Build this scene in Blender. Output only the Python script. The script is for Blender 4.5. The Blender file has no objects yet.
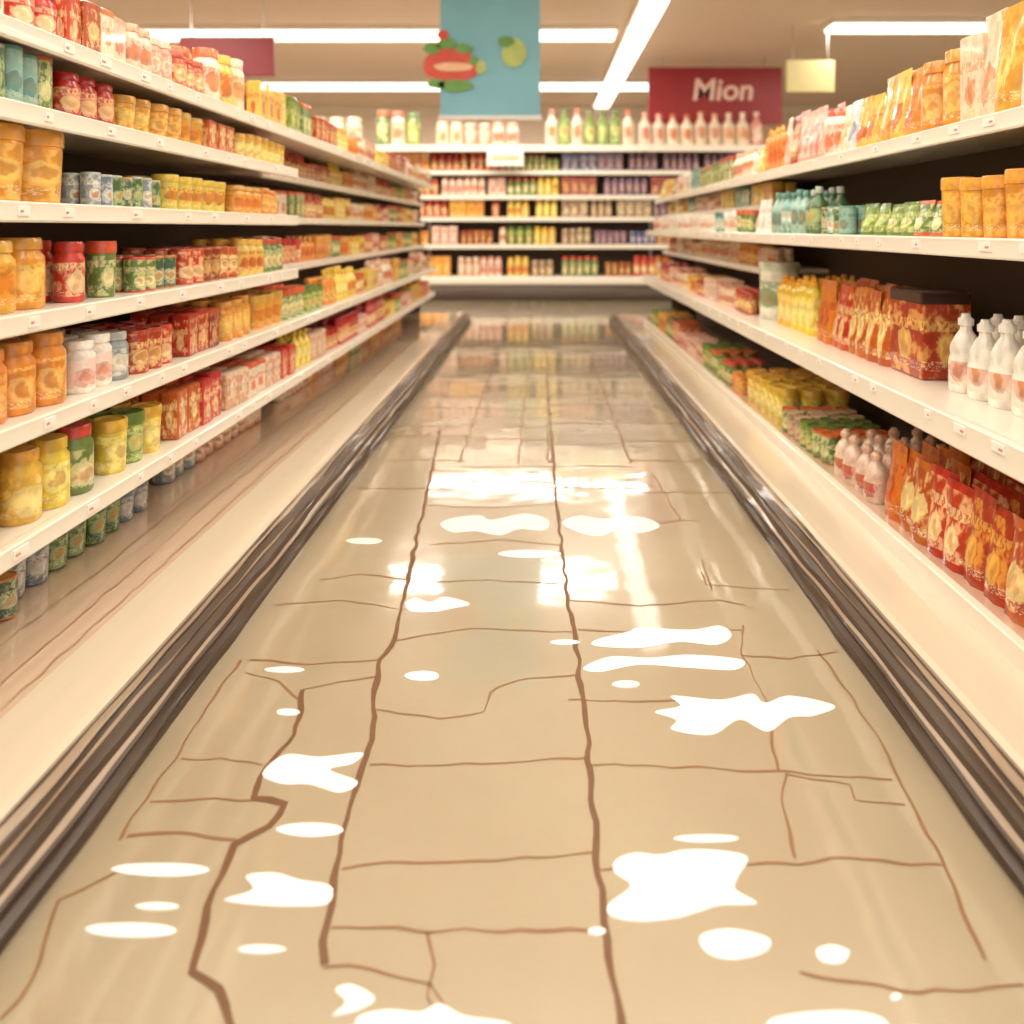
import bpy, bmesh, math, random
from mathutils import Vector, noise
rnd = random.Random(11)
S = bpy.context.scene
try: S.view_settings.view_transform = 'Standard'
except Exception: pass

def lin(c):
    return tuple(((v/255)/12.92 if v/255 <= .04045 else ((v/255+.055)/1.055)**2.4) for v in c)
def link(o): S.collection.objects.link(o); return o
def empty(name):
    e = bpy.data.objects.new(name, None); return link(e)

# ------------------------------------------------------------------ materials
def mat(name, rgb, rough=.5, metal=0, coat=0, var=0.0, vscale=6, bump=0, emis=None, stretch=(1,1,1), cior=1.5, detail=4):
    m = bpy.data.materials.new(name); m.use_nodes = True
    nt = m.node_tree; b = nt.nodes['Principled BSDF']
    c = (*lin(rgb), 1)
    b.inputs['Base Color'].default_value = c
    b.inputs['Roughness'].default_value = rough
    b.inputs['Metallic'].default_value = metal
    b.inputs['Coat Weight'].default_value = coat
    b.inputs['Coat Roughness'].default_value = .06
    b.inputs['Coat IOR'].default_value = cior
    tc = nt.nodes.new('ShaderNodeTexCoord'); mp = nt.nodes.new('ShaderNodeMapping')
    mp.inputs['Scale'].default_value = stretch
    nt.links.new(tc.outputs['Object'], mp.inputs['Vector'])
    nz = nt.nodes.new('ShaderNodeTexNoise'); nz.inputs['Scale'].default_value = vscale
    nz.inputs['Detail'].default_value = detail
    nt.links.new(mp.outputs[0], nz.inputs['Vector'])
    if var:
        mx = nt.nodes.new('ShaderNodeMix'); mx.data_type = 'RGBA'
        mx.inputs[6].default_value = tuple(v*(1-var) for v in c[:3])+(1,)
        mx.inputs[7].default_value = tuple(min(1, v*(1+var)) for v in c[:3])+(1,)
        nt.links.new(nz.outputs['Fac'], mx.inputs[0]); nt.links.new(mx.outputs[2], b.inputs['Base Color'])
    if bump:
        bp = nt.nodes.new('ShaderNodeBump'); bp.inputs['Strength'].default_value = bump; bp.inputs['Distance'].default_value = .01
        nt.links.new(nz.outputs['Fac'], bp.inputs['Height']); nt.links.new(bp.outputs[0], b.inputs['Normal'])
    if emis:
        b.inputs['Emission Color'].default_value = c; b.inputs['Emission Strength'].default_value = emis
    return m

M_shelf = mat('shelf_white_enamel', (240, 231, 214), .3, coat=.3, var=.03)
M_deck = mat('deck_cream', (216, 200, 176), .2, coat=.7, var=.08, vscale=3, stretch=(6, .5, 1))
M_glaze = mat('deck_glazed_panel', (218, 190, 162), .08, coat=1, var=.16, vscale=3.5, stretch=(9, .6, 1), cior=2.2)
M_streak = mat('deck_seam_brown', (180, 142, 110), .3, coat=.5, var=.2)
M_back = mat('shelf_back_panel', (80, 60, 46), .6, var=.15)
M_bumper = mat('bumper_rubber', (76, 60, 48), .4, coat=.2, var=.25, vscale=14, stretch=(1,.3,1))
M_bumper2 = mat('bumper_rib', (164, 144, 122), .4, coat=.2, var=.25, vscale=14, stretch=(1,.3,1))
M_steel = mat('upright_steel', (190, 182, 172), .35, .6, var=.05)
M_wall = mat('wall_paint', (234, 214, 192), .8, var=.04)
M_ceil = mat('ceiling_paint', (226, 206, 186), .85, var=.04)
M_red = mat('sign_red', (150, 34, 38), .45, var=.05)
M_white = mat('letter_white', (240, 205, 190), .5, var=.01)
M_teal = mat('banner_teal', (128, 186, 200), .6, var=.14, vscale=2)
M_lamp = mat('lamp_diffuser', (255, 247, 234), .5, emis=3.0)
M_highlight = mat('highlight_white', (250, 247, 240), .05, coat=1, var=.02)  # white that stands in for bright reflections on the floor
M_grout = mat('grout_brown', (108, 70, 36), .5, var=.25, vscale=15)
M_grout2 = mat('grout_fine', (136, 98, 60), .5, var=.2, vscale=15)
M_tagw = mat('tag_white', (245, 238, 228), .5, var=.02)
M_tagr = mat('tag_red', (215, 130, 105), .5, var=.1)
M_leaf = mat('leaf_green', (102, 152, 72), .5, var=.3, vscale=8)
M_lime = mat('lime_green', (180, 196, 110), .5, var=.3, vscale=8)
M_tom = mat('tomato_red', (206, 78, 60), .5, var=.35, vscale=8)
M_peach = mat('peach', (240, 190, 150), .5, var=.2, vscale=8)
M_yel = mat('sign_yellow', (232, 220, 160), .5, var=.1)

def floor_mat():
    m = bpy.data.materials.new('floor_tile_beige'); m.use_nodes = True
    nt = m.node_tree; b = nt.nodes['Principled BSDF']; N = nt.nodes.new; L = nt.links.new
    tc = N('ShaderNodeTexCoord')
    n1 = N('ShaderNodeTexNoise'); n1.inputs['Scale'].default_value = .9; n1.inputs['Detail'].default_value = 5
    L(tc.outputs['Object'], n1.inputs['Vector'])
    n2 = N('ShaderNodeTexNoise'); n2.inputs['Scale'].default_value = 60; n2.inputs['Detail'].default_value = 3
    L(tc.outputs['Object'], n2.inputs['Vector'])
    cr = N('ShaderNodeValToRGB')
    cr.color_ramp.elements[0].position = .3; cr.color_ramp.elements[0].color = (*lin((163, 147, 119)), 1)
    cr.color_ramp.elements[1].position = .7; cr.color_ramp.elements[1].color = (*lin((182, 167, 140)), 1)
    L(n1.outputs['Fac'], cr.inputs['Fac'])
    mx = N('ShaderNodeMix'); mx.data_type = 'RGBA'; mx.blend_type = 'MULTIPLY'; mx.inputs[0].default_value = .06
    L(cr.outputs['Color'], mx.inputs[6]); L(n2.outputs['Color'], mx.inputs[7])
    L(mx.outputs[2], b.inputs['Base Color'])
    b.inputs['Roughness'].default_value = .22
    b.inputs['Coat Weight'].default_value = 1; b.inputs['Coat Roughness'].default_value = .06; b.inputs['Coat IOR'].default_value = 1.9
    bp = N('ShaderNodeBump'); bp.inputs['Strength'].default_value = .15; bp.inputs['Distance'].default_value = .02
    n3 = N('ShaderNodeTexNoise'); n3.inputs['Scale'].default_value = 3
    L(tc.outputs['Object'], n3.inputs['Vector'])
    L(n3.outputs['Fac'], bp.inputs['Height']); L(bp.outputs[0], b.inputs['Normal']); L(bp.outputs[0], b.inputs['Coat Normal'])
    return m
M_floor = floor_mat()

def product_mat():
    m = bpy.data.materials.new('printed_packaging'); m.use_nodes = True
    nt = m.node_tree; b = nt.nodes['Principled BSDF']; N = nt.nodes.new; L = nt.links.new
    def att(n): a = N('ShaderNodeAttribute'); a.attribute_name = n; return a
    def M(op, a, b_=None, c=None):
        n = N('ShaderNodeMath'); n.operation = op
        for i, v in enumerate((a, b_, c)):
            if v is None: continue
            if isinstance(v, (int, float)): n.inputs[i].default_value = v
            else: L(v, n.inputs[i])
        return n.outputs[0]
    def R(v, a, b_, c=0, d=1):
        n = N('ShaderNodeMapRange'); n.interpolation_type = 'SMOOTHSTEP'
        for i, k in enumerate((a, b_, c, d)): n.inputs[i+1].default_value = k
        L(v, n.inputs[0]); return n.outputs[0]
    def mix(f, a, b_):
        n = N('ShaderNodeMix'); n.data_type = 'RGBA'; L(f, n.inputs[0])
        for i, v in ((6, a), (7, b_)):
            if isinstance(v, tuple): n.inputs[i].default_value = v
            else: L(v, n.inputs[i])
        return n.outputs[2]
    col, lab, uv, lm = att('Col'), att('Lab'), att('puv'), att('LabMask')
    sp = N('ShaderNodeSeparateXYZ'); L(uv.outputs['Vector'], sp.inputs[0]); u, v, r = sp.outputs
    r1 = M('FRACT', M('MULTIPLY', r, 7.13)); r2 = M('FRACT', M('MULTIPLY', r, 3.71)); r3 = M('FRACT', M('MULTIPLY', r, 11.9))
    n1 = N('ShaderNodeTexNoise'); n1.inputs['Scale'].default_value = 5; n1.inputs['Detail'].default_value = 2; L(uv.outputs['Vector'], n1.inputs['Vector'])
    nf = n1.outputs['Fac']
    du = M('SUBTRACT', M('FRACT', M('ADD', u, .5)), .5)
    dv = M('SUBTRACT', v, M('ADD', M('MULTIPLY', r1, .14), .3))
    d2 = M('SQRT', M('ADD', M('POWER', M('MULTIPLY', du, M('ADD', M('MULTIPLY', r2, .7), .75)), 2), M('POWER', M('MULTIPLY', dv, 1.5), 2)))
    d3 = M('ADD', d2, M('MULTIPLY', M('SUBTRACT', nf, .5), .45))
    art = R(d3, .28, .24)
    inner = R(d3, .16, .10)
    band = M('MULTIPLY', R(M('ABSOLUTE', M('SUBTRACT', v, M('ADD', M('MULTIPLY', r3, .12), .56))), .065, .055), M('GREATER_THAN', r2, .35))
    mp = N('ShaderNodeMapping'); mp.inputs['Scale'].default_value = (16, 14, 9); L(uv.outputs['Vector'], mp.inputs['Vector'])
    n2 = N('ShaderNodeTexNoise'); n2.inputs['Scale'].default_value = 1; n2.inputs['Detail'].default_value = 1; L(mp.outputs[0], n2.inputs['Vector'])
    strokes = R(n2.outputs['Fac'], .52, .56)
    title = M('MULTIPLY', strokes, band)
    mp3 = N('ShaderNodeMapping'); mp3.inputs['Scale'].default_value = (22, 60, 9); L(uv.outputs['Vector'], mp3.inputs['Vector'])
    n3 = N('ShaderNodeTexNoise'); n3.inputs['Scale'].default_value = 1; n3.inputs['Detail'].default_value = 1; L(mp3.outputs[0], n3.inputs['Vector'])
    small = M('MULTIPLY', R(n3.outputs['Fac'], .56, .6), R(M('ABSOLUTE', M('SUBTRACT', v, .16)), .06, .05))
    k = lm.outputs['Fac']
    c0 = mix(M('MULTIPLY', M('MULTIPLY', R(nf, .48, .62), k), .55), col.outputs['Color'], lab.outputs['Color'])
    c = mix(M('MULTIPLY', M('MULTIPLY', art, k), .85), c0, lab.outputs['Color'])
    c = mix(M('MULTIPLY', M('MULTIPLY', inner, k), M('MULTIPLY', r3, .7)), c, (*lin((210, 124, 60)), 1))
    c = mix(M('MULTIPLY', band, M('MULTIPLY', k, .7)), c, lab.outputs['Color'])
    c = mix(M('MULTIPLY', title, M('MULTIPLY', k, .8)), c, col.outputs['Color'])
    c = mix(M('MULTIPLY', small, M('MULTIPLY', k, .6)), c, (*lin((250, 236, 205)), 1))
    tone = R(nf, .3, .7, .78, 1.12)
    hs = N('ShaderNodeHueSaturation'); hs.inputs['Saturation'].default_value = 1.0; L(tone, hs.inputs['Value']); L(c, hs.inputs['Color'])
    L(M('ADD', M('MULTIPLY', M('SUBTRACT', r1, .5), .03), .507), hs.inputs['Hue'])
    L(hs.outputs[0], b.inputs['Base Color'])
    b.inputs['Roughness'].default_value = .28
    b.inputs['Coat Weight'].default_value = .4
    return m
M_prod = product_mat()

# ------------------------------------------------------------------ mesh helpers
def mesh_obj(name, verts, faces, mats, fmat=None, smooth=False, parent=None, bevel=0, recalc=True):
    me = bpy.data.meshes.new(name); me.from_pydata(verts, [], faces)
    for m in mats: me.materials.append(m)
    if fmat: me.polygons.foreach_set('material_index', fmat)
    if recalc:
        bm = bmesh.new(); bm.from_mesh(me); bmesh.ops.recalc_face_normals(bm, faces=bm.faces); bm.to_mesh(me); bm.free()
    if smooth:
        me.shade_smooth(); me.set_sharp_from_angle(angle=math.radians(38))
    o = link(bpy.data.objects.new(name, me))
    if parent: o.parent = parent
    if bevel:
        md = o.modifiers.new('bevel', 'BEVEL'); md.width = bevel; md.segments = 2
    return o
def boxvf(x0, x1, y0, y1, z0, z1, off=0):
    v = [(x0,y0,z0),(x1,y0,z0),(x1,y1,z0),(x0,y1,z0),(x0,y0,z1),(x1,y0,z1),(x1,y1,z1),(x0,y1,z1)]
    f = [(0,3,2,1),(4,5,6,7),(0,1,5,4),(1,2,6,5),(2,3,7,6),(3,0,4,7)]
    return v, [tuple(i+off for i in q) for q in f]
def box(name, x0, x1, y0, y1, z0, z1, m, parent=None, bevel=0):
    v, f = boxvf(min(x0,x1), max(x0,x1), min(y0,y1), max(y0,y1), z0, z1)
    return mesh_obj(name, v, f, [m], parent=parent, bevel=bevel)

def W(side, out, along, z):
    if side == 'L': return (-out, along, z)
    if side == 'R': return (out, along, z)
    return (along, out, z)
def extrude(name, side, prof, a0, a1, mats, fm=None, step=None, wob=None, parent=None, smooth=False):
    n = max(1, int((a1-a0)/step)) if step else 1
    V = []; F = []; MI = []
    k = len(prof)
    for i in range(n+1):
        a = a0+(a1-a0)*i/n
        for j, (o, z) in enumerate(prof):
            do, dz = wob(a, j) if wob else (0, 0)
            V.append(W(side, o+do, a, z+dz))
    for i in range(n):
        for j in range(k):
            j2 = (j+1) % k
            F.append((i*k+j, i*k+j2, (i+1)*k+j2, (i+1)*k+j)); MI.append(fm[j] if fm else 0)
    F.append(tuple(range(k))); MI.append(0)
    F.append(tuple(n*k+j for j in range(k))); MI.append(0)
    return mesh_obj(name, V, F, mats, MI, smooth=smooth, parent=parent)

# ------------------------------------------------------------------ product templates
def lathe(prof, n=14, sx=1, sy=1):
    V=[];F=[];P=[];U=[]
    H=max(p[1] for p in prof)
    rings=[]
    for (r, z, p) in prof:
        if r < 1e-6:
            rings.append([len(V)]); V.append((0,0,z)); U.append((0, z/H))
        else:
            ids=[]
            for i in range(n):
                a = math.pi/2 + 2*math.pi*i/n
                ids.append(len(V)); V.append((r*math.cos(a)*sx, r*math.sin(a)*sy, z)); U.append((i/n*2-1, z/H))
            rings.append(ids)
    for k in range(len(prof)-1):
        a, b = rings[k], rings[k+1]; p = prof[k][2]
        for i in range(n):
            j = (i+1) % n
            if len(a) == 1: F.append((a[0], b[j], b[i]))
            elif len(b) == 1: F.append((a[i], a[j], b[0]))
            else: F.append((a[i], a[j], b[j], b[i]))
            P.append(p)
    return V, F, P, U
def t_jar(w, h, n):
    r=w/2; return lathe([(0,0,0),(.9*r,0,0),(r,.04*h,0),(r,.10*h,1),(r,.66*h,0),(.98*r,.73*h,0),(.8*r,.81*h,0),(.8*r,.83*h,2),(.88*r,.835*h,2),(.88*r,.97*h,2),(.82*r,h,2),(0,h,2)], n)
def t_can(w, h, n):
    r=w/2; return lathe([(0,0,2),(.95*r,0,2),(r,.02*h,2),(r,.05*h,1),(r,.93*h,2),(r,.96*h,2),(.95*r,h,2),(.89*r,h,2),(.88*r,.965*h,2),(0,.965*h,2)], n)
def t_tub(w, h, n):
    r=w/2; return lathe([(0,0,0),(.84*r,0,0),(.87*r,.03*h,1),(.95*r,.74*h,0),(.93*r,.78*h,2),(r,.79*h,2),(r,.95*h,2),(.96*r,h,2),(.82*r,h,2),(.8*r,.97*h,2),(0,.97*h,2)], n)
def t_bottle(w, h, n):
    r=w/2; return lathe([(0,0,0),(.9*r,0,0),(r,.03*h,0),(r,.08*h,1),(r,.54*h,0),(.96*r,.6*h,0),(.75*r,.69*h,0),(.48*r,.76*h,0),(.36*r,.82*h,0),(.36*r,.86*h,2),(.43*r,.865*h,2),(.43*r,.98*h,2),(.36*r,h,2),(0,h,2)], n)
def t_squeeze(w, h, n):
    r=w/2; return lathe([(0,0,0),(.92*r,0,0),(r,.04*h,0),(.99*r,.1*h,1),(.94*r,.4*h,1),(r,.66*h,0),(.92*r,.76*h,0),(.55*r,.82*h,0),(.5*r,.83*h,2),(.56*r,.84*h,2),(.5*r,.92*h,2),(.3*r,.94*h,2),(.26*r,h,2),(0,h,2)], n, 1, .78)
def t_jug(w, h, n):
    r=w/2; return lathe([(0,0,0),(.93*r,0,0),(r,.03*h,0),(r,.1*h,1),(r,.40*h,0),(.9*r,.47*h,0),(.93*r,.53*h,0),(.88*r,.6*h,0),(.6*r,.72*h,0),(.36*r,.79*h,0),(.34*r,.84*h,2),(.46*r,.85*h,2),(.46*r,.93*h,2),(.3*r,.96*h,2),(.25*r,h,2),(0,h,2)], n)
def t_canister(w, h, n):
    r=w/2; return lathe([(0,0,0),(.95*r,0,0),(r,.02*h,0),(r,.2*h,1),(r,.7*h,0),(r,.84*h,2),(1.04*r,.845*h,2),(1.04*r,.96*h,2),(r,h,2),(0,h,2)], n)
def t_carton(w, h, n):
    d=w*.7; b=.006
    V=[];F=[];P=[];U=[]
    zs=[(0,b),(b,0),(h*.86,0),(h-b,0),(h,b)]
    rings=[]
    for z,ins in zs:
        x=w/2-ins; y=d/2-ins; c=b
        pts=[(-x+c,-y),(x-c,-y),(x,-y+c),(x,y-c),(x-c,y),(-x+c,y),(-x,y-c),(-x,-y+c)]
        us=[-.45,.45,.5,1.5,1.55,2.45,2.5,3.5]
        ids=[]
        for i,(px_,py_) in enumerate(pts):
            ids.append(len(V)); V.append((px_,py_,z)); U.append((us[i],z/h))
        rings.append(ids)
    parts=[0,1,2,2]
    for k in range(4):
        for i in range(8):
            j=(i+1)%8; p=parts[k]
            if i==7 and p==1: p=0
            F.append((rings[k][i],rings[k][j],rings[k+1][j],rings[k+1][i])); P.append(p)
    F.append(tuple(reversed(rings[0]))); P.append(0); F.append(tuple(rings[-1])); P.append(2)
    return V,F,P,U
def t_pouch(w, h, n, T=None):
    nx = 8; nz = 10; T = T or w*.34
    V=[];F=[];P=[];U=[]; idx={}
    for s in (-1, 1):
        for i in range(nx+1):
            for k in range(nz+1):
                if s==1 and (i in (0,nx)): idx[(s,i,k)]=idx[(-1,i,k)]; continue
                u=i/nx*2-1; v=k/nz
                pr = (max(0,1-v/.93))**.55 if v<.93 else 0
                pr *= .75+.35*math.exp(-((v-.25)/.25)**2)
                t = T*(1-abs(u)**3)*pr + .0015
                wr = .0035*math.sin(u*9+v*14)*(1 if pr>0 else .3)
                idx[(s,i,k)]=len(V)
                V.append((u*w/2*(1-.10*math.sin(math.pi*min(v/.9,1))*.6), s*(t/1)+wr*s, v*h)); U.append((u*.5+(0 if s<0 else 3), v))
    for s in (-1,1):
        for i in range(nx):
            for k in range(nz):
                q=(idx[(s,i,k)],idx[(s,i+1,k)],idx[(s,i+1,k+1)],idx[(s,i,k+1)])
                F.append(q if s==-1 else q[::-1]); P.append(2 if k==nz-1 or k==0 else 1)
    bot=[idx[(-1,i,0)] for i in range(nx+1)]+[idx[(1,i,0)] for i in range(nx-1,0,-1)]
    top=[idx[(-1,i,nz)] for i in range(nx+1)]+[idx[(1,i,nz)] for i in range(nx-1,0,-1)]
    F.append(tuple(bot[::-1])); P.append(0); F.append(tuple(top)); P.append(2)
    return V,F,P,U
def t_bag(w, h, n): return t_pouch(w, h, n, T=w*.3)
TF = dict(jar=t_jar, can=t_can, tub=t_tub, bottle=t_bottle, squeeze=t_squeeze, jug=t_jug, canister=t_canister, carton=t_carton, pouch=t_pouch, bag=t_bag)
NM = dict(jar='preserve_jars', can='food_cans', tub='snack_tubs', bottle='sauce_bottles', squeeze='squeeze_bottles', jug='milk_bottles', canister='drink_canister', carton='grocery_cartons', pouch='sauce_pouches', bag='snack_bags')
_tc = {}
def tmpl(kind, w, h, n):
    key=(kind, round(w,3), round(h,3), n)
    if key not in _tc: _tc[key]=TF[kind](w,h,n)
    return _tc[key]

class Batch:
    def __init__(s): s.V=[];s.F=[];s.C=[];s.L=[];s.K=[];s.U=[]
    def add(s, t, pos, rz, sc, cols, seed):
        V,F,P,U=t; o=len(s.V); c,sn=math.cos(rz),math.sin(rz); x0,y0,z0=pos
        for (x,y,z) in V: s.V.append((x0+(x*c-y*sn), y0+(x*sn+y*c), z0+z*sc))
        for (u,v) in U: s.U.extend((u, v, seed))
        b,l,cp = cols
        for f,p in zip(F,P):
            s.F.append(tuple(i+o for i in f)); q = cp if p==2 else b
            s.C.extend((*q,1)); s.L.extend((*l,1)); s.K.append(1.0 if p==1 else 0.0)
    def build(s, name):
        me=bpy.data.meshes.new(name); me.from_pydata(s.V,[],s.F); me.materials.append(M_prod)
        a=me.attributes.new('Col','FLOAT_COLOR','FACE'); a.data.foreach_set('color', s.C)
        a=me.attributes.new('Lab','FLOAT_COLOR','FACE'); a.data.foreach_set('color', s.L)
        a=me.attributes.new('LabMask','FLOAT','FACE'); a.data.foreach_set('value', s.K)
        a=me.attributes.new('puv','FLOAT_VECTOR','POINT'); a.data.foreach_set('vector', s.U)
        me.shade_smooth(); me.set_sharp_from_angle(angle=math.radians(42))
        return link(bpy.data.objects.new(name, me))

def C(b,l,c): return (lin(b),lin(l),lin(c))
OR=[C((222,140,52),(244,196,112),(226,150,66)),C((230,156,66),(212,104,44),(232,170,84))]
AMB=[C((218,134,44),(240,176,90),(226,146,58))]
YE=[C((232,190,76),(250,230,150),(226,170,66)),C((232,202,100),(206,94,50),(234,186,78))]
RD=[C((184,48,34),(238,200,140),(174,42,32)),C((204,70,46),(245,218,165),(200,64,46))]
DR=[C((148,48,38),(220,170,112),(190,80,56))]
GR=[C((130,150,62),(218,216,140),(104,126,52)),C((108,132,66),(230,222,165),(208,84,54))]
DG=[C((80,112,68),(182,194,134),(184,188,172)),C((74,106,76),(216,206,168),(204,120,60))]
BL=[C((146,158,160),(232,226,210),(192,192,190)),C((118,136,150),(216,210,200),(204,200,194))]
TE=[C((120,168,150),(232,235,215),(76,132,114)),C((158,192,174),(96,142,130),(104,158,134))]
PK=[C((222,156,134),(245,225,205),(238,200,180)),C((238,214,192),(208,110,88),(230,168,142))]
CR=[C((240,222,192),(222,150,96),(236,214,182)),C((242,230,206),(220,115,72),(220,105,74))]
WH=[C((246,238,224),(228,176,156),(248,242,232))]
GB=[C((160,130,98),(224,198,160),(200,172,134))]
PU=[C((116,88,112),(200,160,160),(140,108,124))]
NB=[C((78,86,124),(204,192,200),(110,114,150))]
YB=[C((238,198,54),(250,230,150),(234,164,44))]
RP=[C((184,46,24),(238,176,80),(176,40,24)),C((200,66,30),(252,222,160),(186,46,28)),C((190,52,26),(246,214,150),(200,84,36)),C((222,112,40),(190,44,26),(210,90,36))]
BK=[C((176,44,28),(238,190,110),(58,28,22))]
WB=[C((240,236,226),(130,150,180),(230,232,236)),C((244,232,206),(228,150,70),(240,222,190))]

batches={}
def block(shelf, side, out, z, a0, a1, kind, w, h, pal, rows=3, n=16, face=3, gap=1.06, jit=.12):
    key=(shelf,kind)
    b=batches.setdefault(key, Batch())
    dep = w*.72 if kind in('carton','pouch','bag') else w
    t=tmpl(kind,w,h,n)
    a=a0+w/2; i=0; cols=rnd.choice(pal); seed=rnd.random()*50
    while a+w/2<=a1+1e-6:
        if i%face==0: cols=rnd.choice(pal); seed=rnd.random()*50
        for r in range(rows):
            jr=rnd.uniform(-jit,jit)
            rz={'L':math.pi/2,'R':-math.pi/2,'B':0}[side]+jr
            if side!='B' and kind not in('carton','pouch','bag'): rz += (-.5 if side=='L' else .5)
            o=out+dep/2+r*dep*1.08+rnd.uniform(-.003,.012)
            b.add(t, W(side,o,a,z+.0005), rz, rnd.uniform(.96,1.04), cols, seed)
        a+=w*gap; i+=1
def auto(shelf, side, out, z, a0, a1, hmax, pals, rows=2, n=10, kinds=('jar','can','tub','carton','bottle'), scale=1, hs=1.15):
    a=a0
    while a<a1-.1:
        ln=rnd.uniform(.25,.6)*scale; k=rnd.choice(kinds)
        w={'jar':.085,'can':.075,'tub':.1,'carton':.1,'bottle':.08,'pouch':.13,'squeeze':.08}[k]*scale
        h=min(hmax, {'jar':.14,'can':.11,'tub':.13,'carton':.15,'bottle':.22,'pouch':.19,'squeeze':.2}[k]*scale*hs*rnd.uniform(.9,1.15))
        block(shelf, side, out, z, a, min(a+ln,a1), k, w, round(h,2), rnd.choice(pals), rows, n, face=rnd.choice((2,3)))
        a+=ln

# ------------------------------------------------------------------ room shell
box('floor', -10, 10, -2, 20.2, -.1, 0, M_floor)
box('ceiling', -10, 10, -2, 20.2, 4.5, 4.6, M_ceil)
box('wall_back', -10, 10, 20, 20.2, 0, 4.5, M_wall)
box('wall_left', -10.2, -10, -2, 20.2, 0, 4.5, M_wall)
box('wall_right', 10, 10.2, -2, 20.2, 0, 4.5, M_wall)
box('trim_1', -10, 10, 19.94, 20, 4.3, 4.5, M_shelf)

# ------------------------------------------------------------------ floor joints
def px(u, v):   # survey: photo measurement -> position on the floor plane (metres)
    d = 988.0/(v-228.0); return ((u-540.0)*d/760.0, d)
def ribbon_pts(pts, amp=.004, step=.03):
    out=[]
    for i in range(len(pts)-1):
        p=Vector(pts[i]); q=Vector(pts[i+1]); L=(q-p).length; n=max(1,int(L/step))
        d=(q-p)/max(L,1e-6); nn=Vector((-d.y,d.x))
        for k in range(n):
            r=p+(q-p)*k/n
            out.append(r+nn*amp*(noise.noise(Vector((r.x*14,r.y*14,3)))*2))
    out.append(Vector(pts[-1])); return out
def ribbons(name, lines, m, z=.0012, parent=None):
    V=[];F=[]
    for pts,w,amp in lines:
        P=ribbon_pts(pts,amp); o=len(V)
        for i,p in enumerate(P):
            t=(P[min(i+1,len(P)-1)]-P[max(i-1,0)])
            if t.length<1e-6: t=Vector((0,1))
            t.normalize(); nn=Vector((-t.y,t.x)); ww=w*(.85+.7*noise.noise(Vector((p.x*9,p.y*9,7))))/2
            V.append((p.x+nn.x*ww,p.y+nn.y*ww,z)); V.append((p.x-nn.x*ww,p.y-nn.y*ww,z))
            if i: F.append((o+2*i-2,o+2*i-1,o+2*i+1,o+2*i))
    me=bpy.data.meshes.new(name); me.from_pydata(V,[],F); me.materials.append(m)
    o=link(bpy.data.objects.new(name,me)); o.parent=parent
    return o
PX=lambda L:[px(*p) for p in L]
main=[
 [(547,380),(552,440),(556,500),(566,580),(578,660),(590,770),(598,860),(608,940),(624,1060)],
 [(440,430),(430,480),(412,560),(395,640),(379,660),(372,740),(345,820),(330,920),(325,965)],
 [(302,690),(296,735),(264,768),(254,798),(284,804),(268,826),(235,845),(214,890),(200,940),(192,972),(218,990),(236,1040)],
]
minor=[
 [(325,965),(372,968),(430,985),(455,1030)],[(428,932),(434,965),(425,1000),(450,1030)],
 [(370,765),(420,765),(480,765),(540,760),(589,757)],[(589,765),(700,768),(780,772),(892,780)],
 [(377,709),(400,714),(440,718),(484,712),(490,692),(520,680),(578,675)],
 [(342,868),(420,862),(480,862),(540,858),(597,852)],[(600,868),(690,862),(780,864),(850,858),(942,865)],
 [(332,925),(430,932),(520,930),(604,930)],[(150,802),(200,800),(254,800)],[(128,835),(180,834),(236,840)],
 [(180,760),(220,758),(262,765)],[(300,700),(278,682),(246,673)],[(302,690),(340,682),(380,676)],
 [(410,583),(480,580),(566,584)],[(700,572),(706,585),(745,588),(790,590)],[(430,545),(500,540),(560,545)],
 [(395,640),(470,628),(572,632)],[(742,625),(742,655),(766,700),(778,770)],[(578,630),(650,634),(742,630)],
 [(742,655),(790,658),(838,652)],[(785,775),(782,800),(795,858)],[(800,975),(860,984),(920,994),(1024,985)],
 [(785,775),(850,785),(855,800),(905,805)],[(566,600),(640,606),(720,600),(745,605)],[(275,605),(340,600),(405,610)],
 [(250,660),(310,664),(380,660)],[(320,580),(360,574),(408,580)],[(560,520),(640,524),(700,520)],[(655,475),(668,500),(680,520)],
 [(568,700),(640,702),(760,700)],[(700,560),(712,590)],[(120,870),(60,900),(20,1000),(0,1020)],[(240,660),(200,720),(120,840)],
 [(420,505),(490,508),(556,504)],[(430,470),(500,474),(553,470)],[(555,480),(610,482),(650,476)],[(818,650),(880,740),(940,860),(985,960)],
]
ribbons('floor_tile_joints', [(PX(l),.0165,.006) for l in main], M_grout)
lines=[(PX(l),.0075,.006) for l in minor]
y=3.8
while y<13.5:
    for xa,xb in ((-.95,-.42),(-.42,.05),(.05,.5),(.5,.95)):
        yy=y+rnd.uniform(-.1,.1)
        lines.append(([(xa,yy),((xa+xb)/2,yy+rnd.uniform(-.02,.02)),(xb,yy)],.016,.01))
    y+=.42
for xx in (-.45,-.12,.05,.5):
    lines.append(([(xx,4.2),(xx+.01,7),(xx,10),(xx,13.5)],.013,.012))
ribbons('floor_tile_joints_fine', lines, M_grout2, z=.0009)

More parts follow.
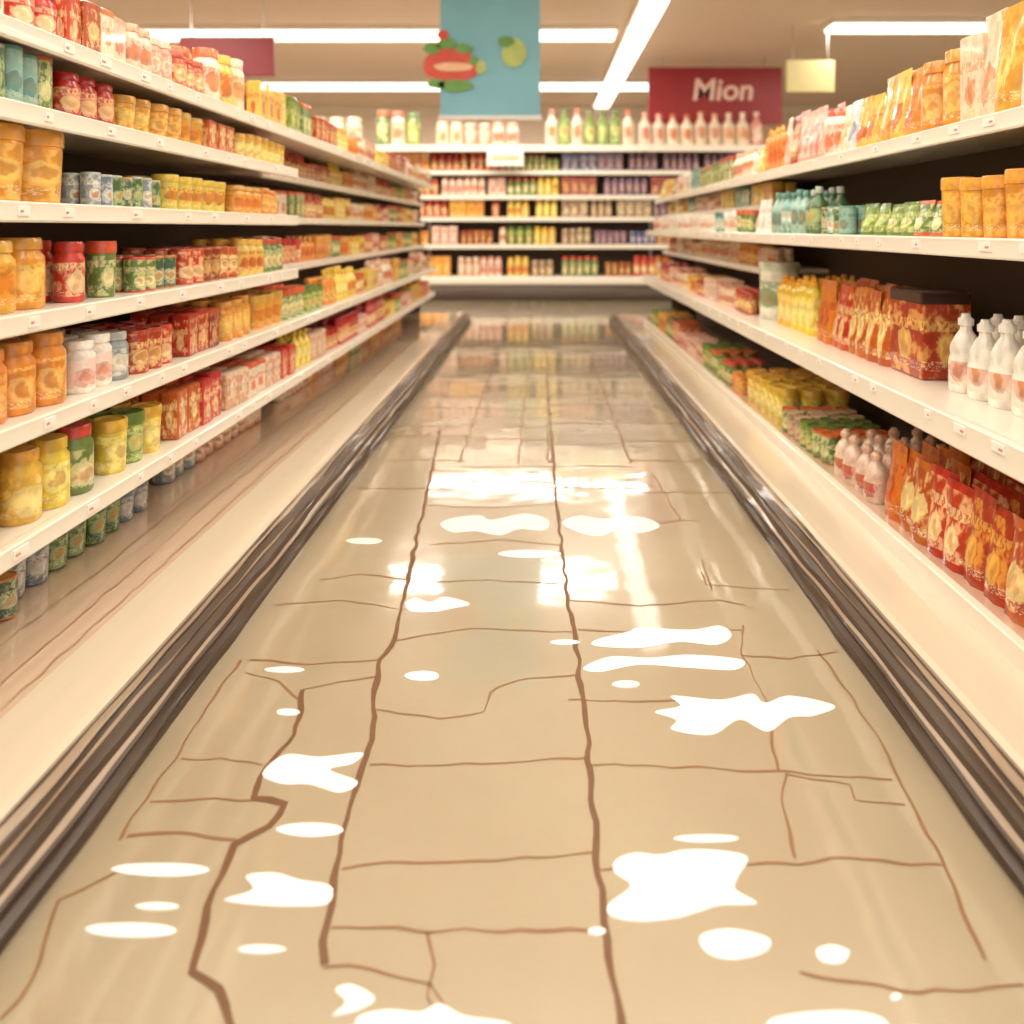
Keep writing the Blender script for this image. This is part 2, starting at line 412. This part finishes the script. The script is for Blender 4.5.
# ------------------------------------------------------------------ reflection highlights, shaped as thin white patches on the floor
def smooth_closed(pts, sub=6):
    n=len(pts); out=[]
    for i in range(n):
        p0,p1,p2,p3=[Vector(pts[(i+k-1)%n]) for k in range(4)]
        for s in range(sub):
            t=s/sub
            out.append(.5*((2*p1)+(p2-p0)*t+(2*p0-5*p1+4*p2-p3)*t*t+(3*p1-p0-3*p2+p3)*t**3))
    return out
def highlight_patch(pts):
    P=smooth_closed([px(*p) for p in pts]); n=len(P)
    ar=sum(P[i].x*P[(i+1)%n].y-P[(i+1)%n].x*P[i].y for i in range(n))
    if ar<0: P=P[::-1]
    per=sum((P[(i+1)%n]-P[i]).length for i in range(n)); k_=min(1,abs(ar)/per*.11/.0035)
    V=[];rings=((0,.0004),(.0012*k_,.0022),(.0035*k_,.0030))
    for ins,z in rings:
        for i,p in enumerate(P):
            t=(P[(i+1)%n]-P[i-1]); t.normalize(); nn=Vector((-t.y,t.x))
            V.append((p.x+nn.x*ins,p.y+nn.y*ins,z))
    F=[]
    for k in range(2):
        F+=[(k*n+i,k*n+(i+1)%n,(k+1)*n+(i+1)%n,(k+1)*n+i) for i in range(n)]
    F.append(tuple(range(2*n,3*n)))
    mesh_obj('floor_highlight',V,F,[M_highlight],recalc=False)
def ell(x0,x1,y0,y1,k=8,j=.1):
    cx,cy,a,b=(x0+x1)/2,(y0+y1)/2,(x1-x0)/2,(y1-y0)/2
    return [(cx+a*math.cos(2*math.pi*i/k)*(1+rnd.uniform(-j,j)),cy+b*math.sin(2*math.pi*i/k)*(1+rnd.uniform(-j,j))) for i in range(k)]
highlight_patch([(616,860),(635,853),(660,855),(685,850),(722,851),(748,858),(738,878),(736,890),(757,904),(720,906),(700,912),(675,919),(640,922),(612,917),(608,905),(630,886),(614,872)])
highlight_patch([(700,936),(730,929),(768,938),(766,952),(735,960),(708,954)])
highlight_patch([(768,1022),(800,1013),(850,1011),(885,1020),(880,1040),(780,1044)])
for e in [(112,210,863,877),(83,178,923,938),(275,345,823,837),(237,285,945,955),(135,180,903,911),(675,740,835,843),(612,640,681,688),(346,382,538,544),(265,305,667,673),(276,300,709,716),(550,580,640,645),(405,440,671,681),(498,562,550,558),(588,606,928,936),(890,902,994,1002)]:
    highlight_patch(ell(*e,j=.06))
highlight_patch([(224,900),(252,890),(246,876),(275,873),(300,880),(330,886),(328,904),(290,907),(250,905)])
highlight_patch([(262,774),(285,755),(320,757),(362,753),(352,764),(330,770),(358,782),(340,793),(310,785),(280,784)])
highlight_patch([(356,1020),(385,1010),(420,1012),(440,1004),(465,1016),(510,1024),(500,1046),(370,1046)])
highlight_patch([(332,1016),(345,1003),(335,990),(352,985),(375,998),(360,1010)])
highlight_patch([(655,712),(680,706),(672,696),(720,700),(752,694),(765,703),(790,696),(835,706),(815,716),(790,718),(768,732),(740,720),(712,735),(672,730),(676,720)])
highlight_patch([(583,668),(610,657),(650,658),(690,655),(742,660),(735,670),(690,668),(640,665),(600,672)])
highlight_patch([(596,640),(628,632),(640,628),(690,630),(720,626),(732,636),(716,645),(680,642),(640,648),(596,646)])
highlight_patch([(440,524),(455,518),(480,516),(492,520),(525,514),(548,520),(545,530),(520,529),(500,535),(475,531),(452,532)])
highlight_patch([(562,522),(580,516),(602,519),(640,517),(660,526),(640,533),(622,529),(600,536),(575,531)])
highlight_patch([(405,603),(415,598),(430,602),(445,597),(470,604),(450,609),(432,612),(410,611)])
highlight_patch([(816,950),(832,945),(850,952),(842,964),(822,962)])

# ------------------------------------------------------------------ shelving
def lip_prof(o, z, h=.055):
    return [(o+.03,z),(o+.004,z),(o,z-.004),(o+.003,z-h*.45),(o+.001,z-h+.006),(o+.006,z-h),(o+.016,z-h),(o+.014,z-h*.5),(o+.03,z-.022)]
def shelf(side, par, o, z, a0, a1, depth, lh=.055, tags=True):
    extrude('shelf_board', side, [(o+.028,z),(o+depth,z),(o+depth,z-.028),(o+.028,z-.028)], a0, a1, [M_shelf], parent=par)
    extrude('price_rail', side, lip_prof(o,z,lh), a0, a1, [M_shelf], parent=par, smooth=True)
    if tags:
        V=[];F=[];MI=[]
        a=a0+.1
        while a<a1-.1:
            w=rnd.choice((.035,.045,.06)); hh=min(.026,lh*.5)
            for (p,q,zz0,zz1,mi) in ((a,a+w,z-.012-hh,z-.012,0),(a+.006,a+w*.4,z-.010-hh*.75,z-.010-hh*.5,1)):
                c0=W(side,o-.0025-(.001 if mi else 0),p,zz0); c1=W(side,o+.004,q,zz1)
                v,f=boxvf(min(c0[0],c1[0]),max(c0[0],c1[0]),min(c0[1],c1[1]),max(c0[1],c1[1]),zz0,zz1,len(V)); V+=v;F+=f;MI+=[mi]*6
            a+=rnd.uniform(.16,.42)
        mesh_obj('price_tags',V,F,[M_tagw,M_tagr],MI,parent=par)
def bumper(side, par, o, a0, a1, s=1):
    pr=[]; fm=[]
    n=11
    for i in range(n+1):
        t=i/n*math.pi/2
        oo=o+.10*s*(1-math.cos(t)); zz=.005+.125*s*math.sin(t)
        pr.append((oo,zz)); fm.append(1 if i in (4,7,9) else 0)
        if i<n:
            t2=(i+.5)/n*math.pi/2; k=-.005 if i%2 else .004
            pr.append((o+.10*s*(1-math.cos(t2))+k, .005+.125*s*math.sin(t2)-k*.5)); fm.append(1 if i in(9,) else 0)
    pr.append((o+.16*s,.13*s)); fm.append(0); pr.append((o+.16*s,.0)); fm.append(0); pr.append((o,.0)); fm.append(0)
    L=len(pr)
    def wob(a,j):
        if j>=L-3: return (0,0)
        return (.012*noise.noise(Vector((a*1.6,j*.3,1)))+.007*noise.noise(Vector((a*4,j*.4,1))), .010*noise.noise(Vector((a*2.2,j*.3,5))))
    extrude('kick_bumper', side, pr, a0, a1, [M_bumper,M_bumper2], fm, step=.06, wob=wob if side!='B' else None, parent=par, smooth=True)

# --- left run
GL=empty('gondola_shelving')
bumper('L',GL,.965,.3,10.6)
extrude('deck','L',[(1.06,.0),(1.06,.136),(1.08,.14),(1.27,.144),(1.27,0)],.3,10.5,[M_deck],parent=GL)
extrude('glazed_deck','L',[(1.27,.0),(1.27,.142),(1.9,.15),(1.9,0)],.3,10.3,[M_glaze],parent=GL)
seams=[]
for x0,x1,ya,yb in ((-1.30,-1.29,.4,9.8),(-1.36,-1.40,.5,6),(-1.48,-1.53,1.2,7)):
    seams.append(([(x0+(x1-x0)*k/8+.012*math.sin(k*2.3+x0*40), ya+(yb-ya)*k/8) for k in range(9)],.005,.006))
ribbons('deck_seams',seams,M_streak,z=.1485,parent=GL)
extrude('back_panel','L',[(1.9,.0),(1.9,1.95),(1.94,1.95),(1.94,0)],.3,10.3,[M_back],parent=GL)
extrude('end_panel','L',[(1.62,.15),(1.62,1.82),(1.9,1.82),(1.9,.15)],10.26,10.3,[M_back],parent=GL)
LZ=[.483,.79,1.075,1.37,1.63,1.84]
for i,z in enumerate(LZ):
    if i in (2,3,4):
        shelf('L',GL,1.35,z,.4,4.25,.55)
        shelf('L',GL,1.55,z,4.25,10.2,.35,lh=.045)
    else:
        shelf('L',GL,1.35,z,.4,9.8,.55)
# --- right run
GR_=empty('gondola_shelving')
bumper('R',GR_,.94,.3,10.4)
extrude('deck','R',[(1.035,.0),(1.035,.136),(1.055,.14),(1.27,.144),(1.27,0)],.3,10.2,[M_deck],parent=GR_)
extrude('glazed_deck','R',[(1.275,.0),(1.275,.2),(1.85,.2),(1.85,0)],.3,9.4,[M_glaze],parent=GR_)
extrude('back_panel','R',[(1.9,.0),(1.9,1.75),(1.94,1.75),(1.94,0)],.3,9.4,[M_back],parent=GR_)
extrude('end_panel','R',[(1.62,.2),(1.62,1.62),(1.9,1.62),(1.9,.2)],9.36,9.4,[M_back],parent=GR_)
extrude('price_rail','R',lip_prof(1.25,.21,.075),.4,9.2,[M_shelf],parent=GR_,smooth=True)
RZ=[(.725,1.25,.09),(1.27,1.3,.06),(1.656,1.4,.06)]
for z,o,lh in RZ: shelf('R',GR_,o,z,.4,9.3,1.9-o,lh=lh)
shelf('R',GR_,1.5,1.03,5.0,9.3,.4,lh=.045)
shelf('R',GR_,1.5,1.46,5.0,9.3,.4,lh=.045)
# --- back run
GB_=empty('gondola_shelving')
extrude('kick_bumper','B',[(13.6,0),(13.56,.08),(13.58,.2),(13.65,.28),(13.8,.3),(13.8,0)],-4.4,4.4,[M_bumper],parent=GB_,smooth=True)
extrude('deck','B',[(13.62,.28),(13.6,.31),(13.6,.4),(13.63,.42),(14.5,.42),(14.5,.28)],-4.4,4.4,[M_shelf],parent=GB_)
extrude('back_panel','B',[(14.5,0),(14.5,2.8),(14.56,2.8),(14.56,0)],-4.4,4.4,[M_back],parent=GB_)
BZ=[1.0,1.5,1.9,2.35,2.8]
for z in BZ[:-1]: shelf('B',GB_,13.85,z,-4.2,4.2,.65,lh=.08)
shelf('B',GB_,13.7,2.8,-4.3,4.3,.82,lh=.12)
for x in (-2.1,2.1): box('upright',x-.02,x+.02,14.42,14.5,.42,2.78,M_steel,parent=GB_)

# ------------------------------------------------------------------ products, left
o=1.39
sh='L5'; z=LZ[5]
block(sh,'L',o,z,1.3,2.05,'can',.075,.12,YE+RD+CR,3,18,face=2)
block(sh,'L',o,z,2.05,2.25,'jar',.085,.14,RD,3,18)
block(sh,'L',o,z,2.25,2.6,'carton',.075,.16,CR+PK+RD,3,face=1)
block(sh,'L',o,z,2.6,2.95,'jar',.075,.16,CR+PK+YE,3,18,face=2)
block(sh,'L',o,z,2.95,3.25,'jar',.08,.15,RD+OR,3,18)
block(sh,'L',o,z,3.25,3.75,'jar',.12,.24,CR+YE,2,18,face=1)
auto(sh,'L',o,z,3.78,9.8,.2,[YE,GR,RD,OR,CR,PK],2)
sh='L4'; z=LZ[4]
block(sh,'L',o,z,1.3,2.25,'can',.066,.15,TE+DG+GR,3,18,face=2)
block(sh,'L',o,z,2.25,2.55,'jar',.085,.135,RD,3,18)
block(sh,'L',o,z,2.57,3.2,'tub',.1,.125,OR+CR,3,18,face=2)
block(sh,'L',o,z,3.2,3.55,'carton',.09,.13,RD+OR,3)
block(sh,'L',o,z,3.55,4.25,'tub',.09,.12,OR+YE,3)
sh='L3'; z=LZ[3]
block(sh,'L',o,z,1.3,2.33,'tub',.155,.2,OR,2,22,face=2)
block(sh,'L',o,z,2.38,2.85,'can',.058,.105,DG+BL,4,18,face=1)
block(sh,'L',o,z,2.88,3.5,'tub',.1,.13,YE,3,18)
block(sh,'L',o,z,3.52,4.2,'jar',.11,.13,OR+YE,3,18)
sh='L2'; z=LZ[2]
block(sh,'L',o,z,1.3,2.25,'jar',.12,.19,OR,3,22,face=2)
block(sh,'L',o,z,2.27,2.44,'jar',.085,.18,RD,3,20,face=2)
block(sh,'L',o,z,2.44,2.62,'tub',.09,.18,GR,3,20,face=2)
block(sh,'L',o,z,2.64,3.0,'can',.07,.12,DG+GR,3,18,face=2)
block(sh,'L',o,z,3.0,3.6,'can',.085,.14,DR+RD,3,18,face=2)
block(sh,'L',o,z,3.6,4.2,'jar',.09,.17,YE+GR,3,18)
sh='L1'; z=LZ[1]
block(sh,'L',o,z,1.3,2.3,'jar',.115,.2,OR,3,22,face=3)
block(sh,'L',o,z,2.32,2.62,'jar',.095,.165,BL+WH,3,20,face=2)
block(sh,'L',o,z,2.64,3.0,'can',.09,.15,RD+DR,3,20,face=2)
block(sh,'L',o,z,3.0,3.4,'carton',.1,.17,RD+DR,3,face=2)
block(sh,'L',o,z,3.4,3.8,'jar',.1,.18,OR+YE,3,18)
block(sh,'L',o,z,3.8,4.6,'tub',.12,.17,BL+OR+GR+RD,3,18)
auto(sh,'L',o,z,4.6,9.8,.22,[YE,OR,RD,GR,PK],2)
sh='L0'; z=LZ[0]
block(sh,'L',o,z,1.3,2.05,'jar',.11,.2,OR,3,22)
block(sh,'L',o,z,2.07,2.5,'jar',.11,.2,YE+GR[1:],3,20,face=1)
block(sh,'L',o,z,2.5,2.9,'tub',.11,.17,BL+GR+YE,3,20,face=1)
block(sh,'L',o,z,2.92,3.4,'carton',.1,.19,RD,3,face=2)
block(sh,'L',o,z,3.4,4.4,'carton',.11,.16,PK+CR+RD,3,face=2)
auto(sh,'L',o,z,4.4,9.7,.22,[GR,YE,OR,RD,PK],2)
for sh,z in (('L2f',LZ[2]),('L3f',LZ[3]),('L4f',LZ[4])):
    auto(sh,'L',1.6,z,4.3,10.15,.17,[YE,OR,RD,GR,CR,PK],2)
sh='Lb'; z=.15
block(sh,'L',1.55,z,1.5,2.3,'can',.075,.12,GR+DG,3,18)
block(sh,'L',1.60,z,2.32,3.2,'tub',.1,.15,BL+DG,2,face=2)
block(sh,'L',1.66,z,3.4,4.6,'jar',.1,.14,BL+PK,2)
auto(sh,'L',1.7,z,5,9.5,.16,[PK,OR,RD,GR],1)

# ------------------------------------------------------------------ products, right
sh='R3'; z=1.656; o=1.44
block(sh,'R',o,z,1.3,2.0,'pouch',.17,.36,WB+CR,2,face=1)
block(sh,'R',o,z,1.98,2.36,'pouch',.15,.36,CR+WB,3,face=1,gap=.7)
block(sh,'R',o+.01,z,2.34,2.56,'pouch',.13,.34,CR+OR,3,face=1,gap=.65)
block(sh,'R',o+.02,z,2.54,2.68,'carton',.12,.30,OR+CR,3,face=1)
block(sh,'R',o,z,2.66,2.94,'jar',.125,.27,OR+AMB,3,20,face=1)
block(sh,'R',o,z,2.94,3.3,'pouch',.15,.28,OR+YE,3,face=1,gap=.7)
block(sh,'R',o,z,3.3,3.72,'pouch',.13,.24,WB+YE,3,face=1,gap=.7)
block(sh,'R',o,z,3.72,3.95,'squeeze',.085,.24,PK+CR,3,face=1)
block(sh,'R',o,z,3.93,4.6,'pouch',.12,.29,RD+PK,3,face=2,gap=.7)
block(sh,'R',o,z,4.6,4.95,'squeeze',.08,.27,OR+RD,2)
auto(sh,'R',o,z,4.95,9.2,.19,[GR,TE,WH,PK,YE],2,kinds=('pouch','bottle','carton'))
sh='R2'; z=1.27; o=1.36
block(sh,'R',o,z,1.4,2.62,'tub',.105,.195,AMB,3,22)
block(sh,'R',o+.02,z,2.62,3.4,'bag',.14,.13,GR,3,face=2,gap=.85)
block(sh,'R',o,z,3.42,3.75,'can',.075,.13,TE+DG+BL,3,18,face=1)
block(sh,'R',o,z,3.77,4.6,'bottle',.09,.23,TE+DG[:1],2,18,face=2)
block(sh,'R',o,z,4.6,5.0,'pouch',.15,.2,GR+WH+TE,2)
auto(sh,'R',o,z,5.0,9.2,.15,[GR,TE,WH,PK],2)
auto('R2m','R',1.54,1.46,5.05,9.2,.15,[GR,TE,WH,PK,YE],2)
sh='R1'; z=.725
block(sh,'R',1.44,z,1.22,2.82,'jug',.11,.275,WH,3,24)
block(sh,'R',1.43,z,2.86,3.14,'carton',.27,.34,BK,1,face=1,jit=.02)
block(sh,'R',1.41,z,3.13,4.0,'pouch',.13,.31,RP,3,face=2,gap=.75)
block(sh,'R',1.41,z,4.02,4.68,'squeeze',.115,.30,YB,3,20,gap=1)
block(sh,'R',1.40,z,4.72,4.98,'canister',.24,.37,[C((236,230,212),(124,156,104),(206,208,184))],1,28)
auto(sh,'R',1.36,z,5.02,9.2,.2,[RD,PK,OR,CR],3)
auto('R1m','R',1.54,1.03,5.05,9.2,.18,[RD,PK,OR,CR],2)
sh='R0'; z=.2
block(sh,'R',1.31,z,1.3,3.02,'pouch',.15,.28,RP,3,face=2,gap=.72)
block(sh,'R',1.31,z,3.02,3.5,'jug',.1,.2,[C((236,206,182),(190,76,56),(232,190,160))],4,18)
block(sh,'R',1.31,z,3.52,4.2,'can',.085,.13,GB+GR+WH,4,18,face=2)
block(sh,'R',1.31,z,4.2,5.0,'tub',.13,.2,YE+OR,3,18)
auto(sh,'R',1.31,z,5.0,9.1,.24,[GR,RD,PK,OR],3)

# ------------------------------------------------------------------ products, back
for i,z in enumerate([.42]+BZ[:-1]):
    hm=.33 if i else .42
    auto('B%d'%i,'B',13.9,z,-4.1,-.6,hm,[RD,OR,DR,PK],1,kinds=('jar','tub','carton','can'),scale=1.5,hs=1.5)
    auto('B%d'%i,'B',13.9,z,-.6,.4,hm,[YE,GB,GR],1,kinds=('jar','tub','can'),scale=1.5,hs=1.5)
    auto('B%d'%i,'B',13.9,z,.4,4.1,hm,[PU,NB,DR,GB] if i else [GR,RD,DR],1,kinds=('jar','carton','can'),scale=1.5,hs=1.5)
block('Bt','B',13.78,2.8,-4.2,-3.0,'jar',.3,.5,YE+CR,1,18)
block('Bt','B',13.78,2.8,-3.0,-1.95,'jar',.26,.62,GR+YE+CR,1,18,face=1)
block('Bt','B',13.78,2.8,-1.9,-.2,'jar',.24,.42,PK+CR,1,18,face=2)
block('Bt','B',13.78,2.8,.1,1.8,'bottle',.22,.66,CR+YE+GR,1,18,face=1)
block('Bt','B',13.78,2.8,1.8,4.1,'bottle',.24,.6,PK+WH+CR,1,18,face=2)

for (shelfk,kind),b in batches.items():
    if b.V: b.build(NM[kind])

# ------------------------------------------------------------------ signs
def text(name, body, loc, size, m, parent=None, shear=0):
    cu=bpy.data.curves.new(name,'FONT'); cu.body=body; cu.size=size; cu.extrude=.006; cu.offset=.012
    cu.align_x='CENTER'; cu.align_y='CENTER'; cu.shear=shear; cu.materials.append(m)
    o=link(bpy.data.objects.new(name,cu)); o.rotation_euler=(math.pi/2,0,0); o.location=loc
    if parent: o.parent=parent
    return o
def flat(name, pts, y, m, parent, t=.01):
    P=smooth_closed(pts,5); n=len(P)
    V=[(p.x,y,p.y) for p in P]+[(p.x,y-t,p.y) for p in P]
    F=[(i,(i+1)%n,n+(i+1)%n,n+i) for i in range(n)]+[tuple(range(n)),tuple(range(n,2*n))]
    mesh_obj(name,V,F,[m],parent=parent)
def blob(cx,cz,a,b,k=9,j=.12): return [(cx+a*math.cos(2*math.pi*i/k)*(1+rnd.uniform(-j,j)),cz+b*math.sin(2*math.pi*i/k)*(1+rnd.uniform(-j,j))) for i in range(k)]
bn=empty('hanging_banner')
box('panel',-1.18,0,9,9.03,2.62,4.2,M_teal,parent=bn)
box('bottom_rail',-1.2,.02,8.98,9.05,2.58,2.63,M_steel,parent=bn)
for x in (-1.1,-.08): box('hanger',x-.006,x+.006,9.01,9.02,4.2,4.5,M_steel,parent=bn)
flat('emblem_red',blob(-1.05,3.22,.34,.2,10,.08),8.99,M_tom,bn)
flat('emblem_peach',blob(-1.03,3.2,.24,.05,9,.15),8.975,M_peach,bn)
for cx,cz,a,b in ((-1.28,3.42,.1,.07),(-1.1,3.48,.12,.07),(-.9,3.42,.1,.06),(-1.0,2.98,.2,.07),(-1.22,3.0,.1,.06),(-.78,3.28,.06,.05)):
    flat('emblem_leaf',blob(cx,cz,a,b,7,.2),8.985,M_leaf,bn)
flat('emblem_berry',blob(-1.15,3.58,.07,.06,8,.05),8.98,M_tom,bn)
flat('emblem_berry',blob(-.7,3.2,.06,.08,8,.08),8.985,M_lime,bn)
flat('emblem_lime',blob(-.3,3.36,.14,.17,8,.14),8.985,M_lime,bn)
flat('emblem_leaf',blob(-.4,3.5,.09,.06,7,.14),8.975,M_leaf,bn)

sg=empty('store_sign')
box('panel',2.02,4.52,14.18,14.24,3.24,4.3,M_red,parent=sg,bevel=.01)
text('lettering','Mion',(3.4,14.165,3.86),.56,M_white,sg,shear=.12)
for x in (2.3,4.2): box('hanger',x-.01,x+.01,14.2,14.22,4.3,4.5,M_steel,parent=sg)
s2=empty('store_sign')
box('panel',-4.75,-3.5,10,10.05,3.3,3.82,M_red,parent=s2,bevel=.01)
for x in (-4.6,-3.65): box('hanger',x-.008,x+.008,10.02,10.03,3.82,4.5,M_steel,parent=s2)
s3=empty('yellow_sign')
box('panel',3.9,4.65,12.0,12.04,3.45,3.95,M_yel,parent=s3,bevel=.005)
for x in (4.0,4.55): box('hanger',x-.006,x+.006,12.01,12.03,3.95,4.5,M_steel,parent=s3)
s4=empty('shelf_placard')
box('panel',-.95,-.3,13.66,13.69,2.42,2.74,M_tagw,parent=s4,bevel=.005)
box('band',-.88,-.37,13.65,13.66,2.52,2.62,M_peach,parent=s4)

# ------------------------------------------------------------------ lights
def fixture(x0,x1,y0,y1,z=4.42,power=None):
    p=empty('ceiling_light')
    box('housing',x0-.03,x1+.03,y0-.03,y1+.03,z,4.5,M_shelf,parent=p)
    box('diffuser',x0,x1,y0,y1,z-.05,z,M_lamp,parent=p)
    if power:
        L=bpy.data.lights.new('lamp','AREA'); L.shape='RECTANGLE'; L.size=x1-x0; L.size_y=y1-y0; L.energy=power; L.color=(1,.935,.835)
        lo=link(bpy.data.objects.new('lamp',L)); lo.location=((x0+x1)/2,(y0+y1)/2,z-.07); lo.parent=p
fixture(-6.5,1.2,12,12.5,power=300)
fixture(4.5,6.9,11.6,12.0,power=80)
fixture(-6.3,3.0,16.4,17.0,power=250)
fixture(1.4,1.75,10.3,19.5)
for y0,pw in ((-1.2,85),(1.2,85),(4.0,165)):  # unseen wide fixtures, added as main light, mirrored short of the visible floor
    fixture(-3.5,3.5,y0,y0+.9,power=pw)
fixture(-5.6,-4.6,5.5,8.7,power=140)  # unseen fixture, added to light the right shelf fronts
fixture(4.6,5.6,5.5,8.7,power=140)  # its unseen twin, added to light the left shelf fronts
w=bpy.data.worlds.new('World'); S.world=w; w.use_nodes=True
w.node_tree.nodes['Background'].inputs[0].default_value=(1,.935,.84,1); w.node_tree.nodes['Background'].inputs[1].default_value=1.05

# ------------------------------------------------------------------ camera
cam=bpy.data.cameras.new('camera'); co=link(bpy.data.objects.new('camera',cam))
co.location=(0,0,1.3); co.rotation_euler=(math.pi/2,0,0)
cam.sensor_width=36; cam.lens=36*760/1024; cam.shift_x=-28/1024; cam.shift_y=-284/1024
cam.dof.use_dof=True; cam.dof.focus_distance=2.4; cam.dof.aperture_fstop=1.4
S.camera=co
